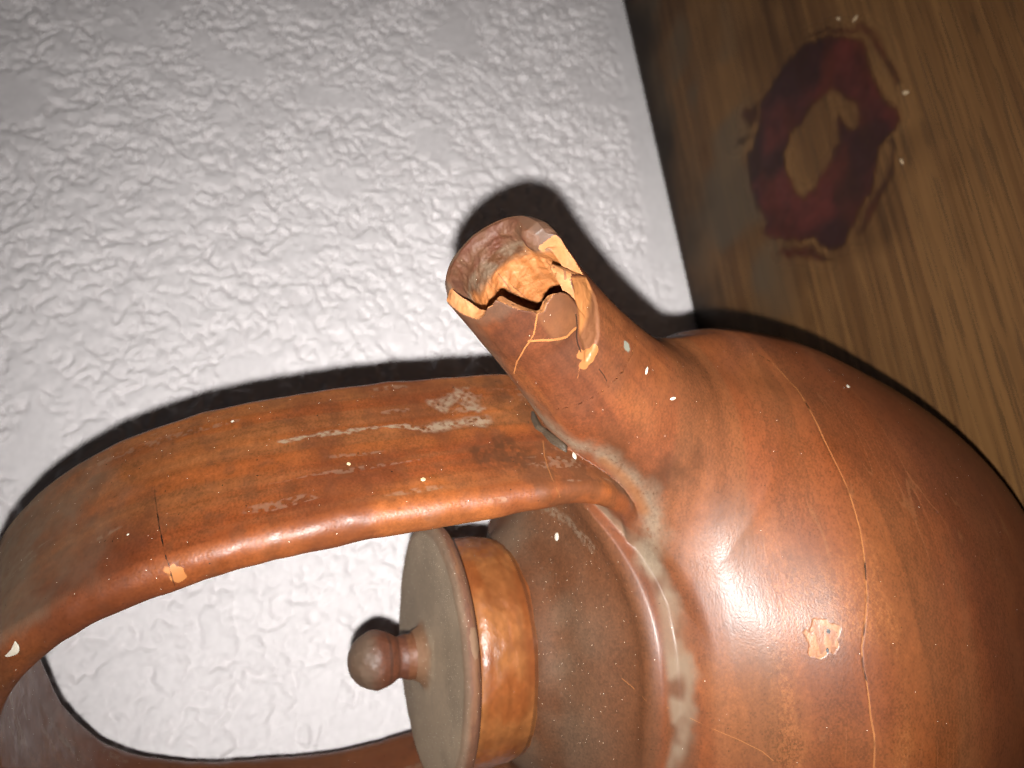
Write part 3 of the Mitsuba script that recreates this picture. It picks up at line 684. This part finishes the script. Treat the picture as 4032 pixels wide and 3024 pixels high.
def inside_dist(x, y, P):
    d2, odd = None, mi.Bool(False)
    for (ax, ay), (bx, by) in zip(P[:-1].tolist(), P[1:].tolist()):
        ex, ey = bx - ax, by - ay
        t = dr.clip(((x - ax) * ex + (y - ay) * ey) / (ex * ex + ey * ey), 0, 1)
        e = dr.square(x - ax - t * ex) + dr.square(y - ay - t * ey)
        d2 = e if d2 is None else dr.minimum(d2, e)
        hit = ((ay > y) != (by > y)) & (x < ex * (y - ay) / (ey if abs(ey) > 1e-9 else 1e-9) + ax)
        odd = odd ^ hit
    d = dr.sqrt(d2)
    return dr.select(odd, d, -d)
def wax_film(p, n, uv):                                  # a thin dried film: smeared along the grain, rubbed thin in places
    x = p.x + .0050 * (fbm(p.x * 130, p.y * 260, 1.0, 3) - .5); y = p.y + .0022 * (fbm(p.x * 130, p.y * 260, 4.0, 3) - .5)
    a = None
    for k, (o, h) in enumerate(RINGS):
        d = inside_dist(x, y, o)
        if h is not None: d = dr.minimum(d, -inside_dist(x, y, h))
        e = sstep(-.0014, .0030, d) * (1 if k == 0 else .72)
        a = e if a is None else dr.maximum(a, e)
    return a * (.72 + .22 * sstep(.3, .6, fbm(p.x * 40, p.y * 140, 2.0, 3)))
scene['red_wax'] = dict(type='mask', opacity=mikit.proc(wax_film), bsdf=scene['red_wax_film'])
del scene['red_wax_film']
m = [trimesh.creation.extrude_polygon(g, .0003, engine='earcut') for g in getattr(ring.buffer(.004), 'geoms', [ring.buffer(.004)])]
m = trimesh.util.concatenate(m); m.apply_translation([0, 0, ZB + .00005])
m.update_faces(m.face_normals[:, 2] > .5)
put('wax_ring', m, 'red_wax')
labels['wax_ring'] = dict(label='dark red dried ring stain on the wooden shelf beside the teapot', category='stain')

# ------------------------------------------------------------------ glue in the crevice, flecks
def blob(P, rad, stretch=None, seed=0):
    b = trimesh.creation.icosphere(subdivisions=3, radius=1.0)
    v = b.vertices * (1 + .5 * (nfbm(b.vertices + seed * 3.1, 1.7, 2, seed) - .5))[:, None]
    return v, b.faces
gl = [(522.6, -576.5, -116.8), (501.9, -592.6, -111.4), (476.1, -611.6, -111.1), (461.9, -621.8, -121.6), (445, -634.6, -128), (431.2, -644.5, -135.9), (417.7, -653.2, -146.6), (405.6, -661.8, -149.3)]
GP = snap(gl); meshes = []
import manifold3d
man = None
_e = np.linspace(0, 7, 36)
for q, r in zip(np.stack([np.interp(_e, range(8), GP[:, k]) for k in range(3)], 1), np.interp(_e, range(8), [.0005, .0009, .0010, .0009, .0012, .0014, .0012, .0004])):
    b = trimesh.creation.icosphere(subdivisions=3, radius=r); b.apply_translation(q)
    mm = manifold3d.Manifold(manifold3d.Mesh(np.asarray(b.vertices, np.float32), np.asarray(b.faces, np.uint32)))
    man = mm if man is None else man + mm
mm = man.to_mesh(); b = trimesh.Trimesh(mm.vert_properties[:, :3], mm.tri_verts)
trimesh.smoothing.filter_taubin(b, iterations=12)
put('teapot__glue_bead', b, 'glue', smooth=True)
labels['teapot__glue_bead'] = dict(label='shiny bead of dried glue in the crevice between handle and spout')

FLECKS = [((406.2, -604, 336.7), .0005, 1.2, 'flake_yellow', 'pale yellow crumb on the middle of the handle strap, farther from the spout'),
    ((350.7, -672.4, 194.1), .0006, 1.1, 'flake_yellow', 'pale yellow crumb on the handle strap, nearer the spout'),
    ((391.5, -668.9, -166.1), .0006, 2.4, 'flake_white', 'white elongated flake in the crevice between handle and spout'),
    ((252.5, -342.8, -241.1), .0008, 1.6, 'flake_white', 'white oval flake on the shoulder beside the lid'),
    ((290.7, -551.6, 769.8), .0003, 1.0, 'flake_white', 'tiny round white speck on the outer curve of the handle'),
    ((552.6, -438.1, 565.3), .0004, 1.1, 'flake_white', 'small white speck near the far edge of the handle'),
    ((532.2, -862.6, -274.5), .0004, 2.6, 'flake_white', 'white sliver on the spout, nearer its tip'),
    ((478.7, -827.5, -350.9), .0004, 2.8, 'flake_white', 'white sliver at the foot of the spout'),
    ((539.8, -726.7, -951.4), .0005, 1.8, 'flake_white', 'white sliver on the belly of the teapot beyond the long crack'),
    ((94.3, -483.4, 965), .0008, 2.6, 'flake_white', 'curved cream grub shaped flake on the handle by the picture edge')]
rng = np.random.default_rng(4)
def fleck(key, P, nrm, r, st, m, seed):
    v, f = blob(P, r, seed=seed)
    t = np.cross(nrm, rng.normal(size=3)); t /= np.linalg.norm(t); s = np.cross(nrm, t)
    w = v[:, :1] * t * r * st + v[:, 1:2] * s * r + v[:, 2:] * nrm * r * .45
    if st > 2.5 and r > .0006: w += (v[:, :1] ** 2) * s * r * 1.1
    put(key, (w + P, f), m, smooth=True)
for i, (q, r, st, m, lab) in enumerate(FLECKS):
    key = 'fleck' if i == 0 else f'fleck_{i:03d}'
    P = snap([q])[0]; nrm = grad(solid, P[None], .0003)[0]; nrm /= np.linalg.norm(nrm)
    fleck(key, P + nrm * r * .2, nrm, r * .85, st, m, i)
    labels[key] = dict(label=lab, category='fleck', group='pale flecks on the teapot')
for j, ((x, y), r, lab) in enumerate([((1744, -491), .0012, 'pale fleck at the outer edge of the red ring, largest on the shelf'), ((2175, -372), .0011, 'pale fleck above the red ring, nearer the front of the shelf'),
        ((2239, -297), .0010, 'pale fleck above the red ring, nearer the wall'), ((1516, -395), .0010, 'pale fleck beside the thin outer arc of the red ring')]):
    key = f'fleck_{len(FLECKS) + j:03d}'
    fleck(key, np.array([x * 1e-4, y * 1e-4, ZB + .0003]), np.array([0, 0, 1.]), r * .6, 2.2, 'flake_tan', 30 + j)
    labels[key] = dict(label=lab, category='fleck', group='pale flecks on the shelf')
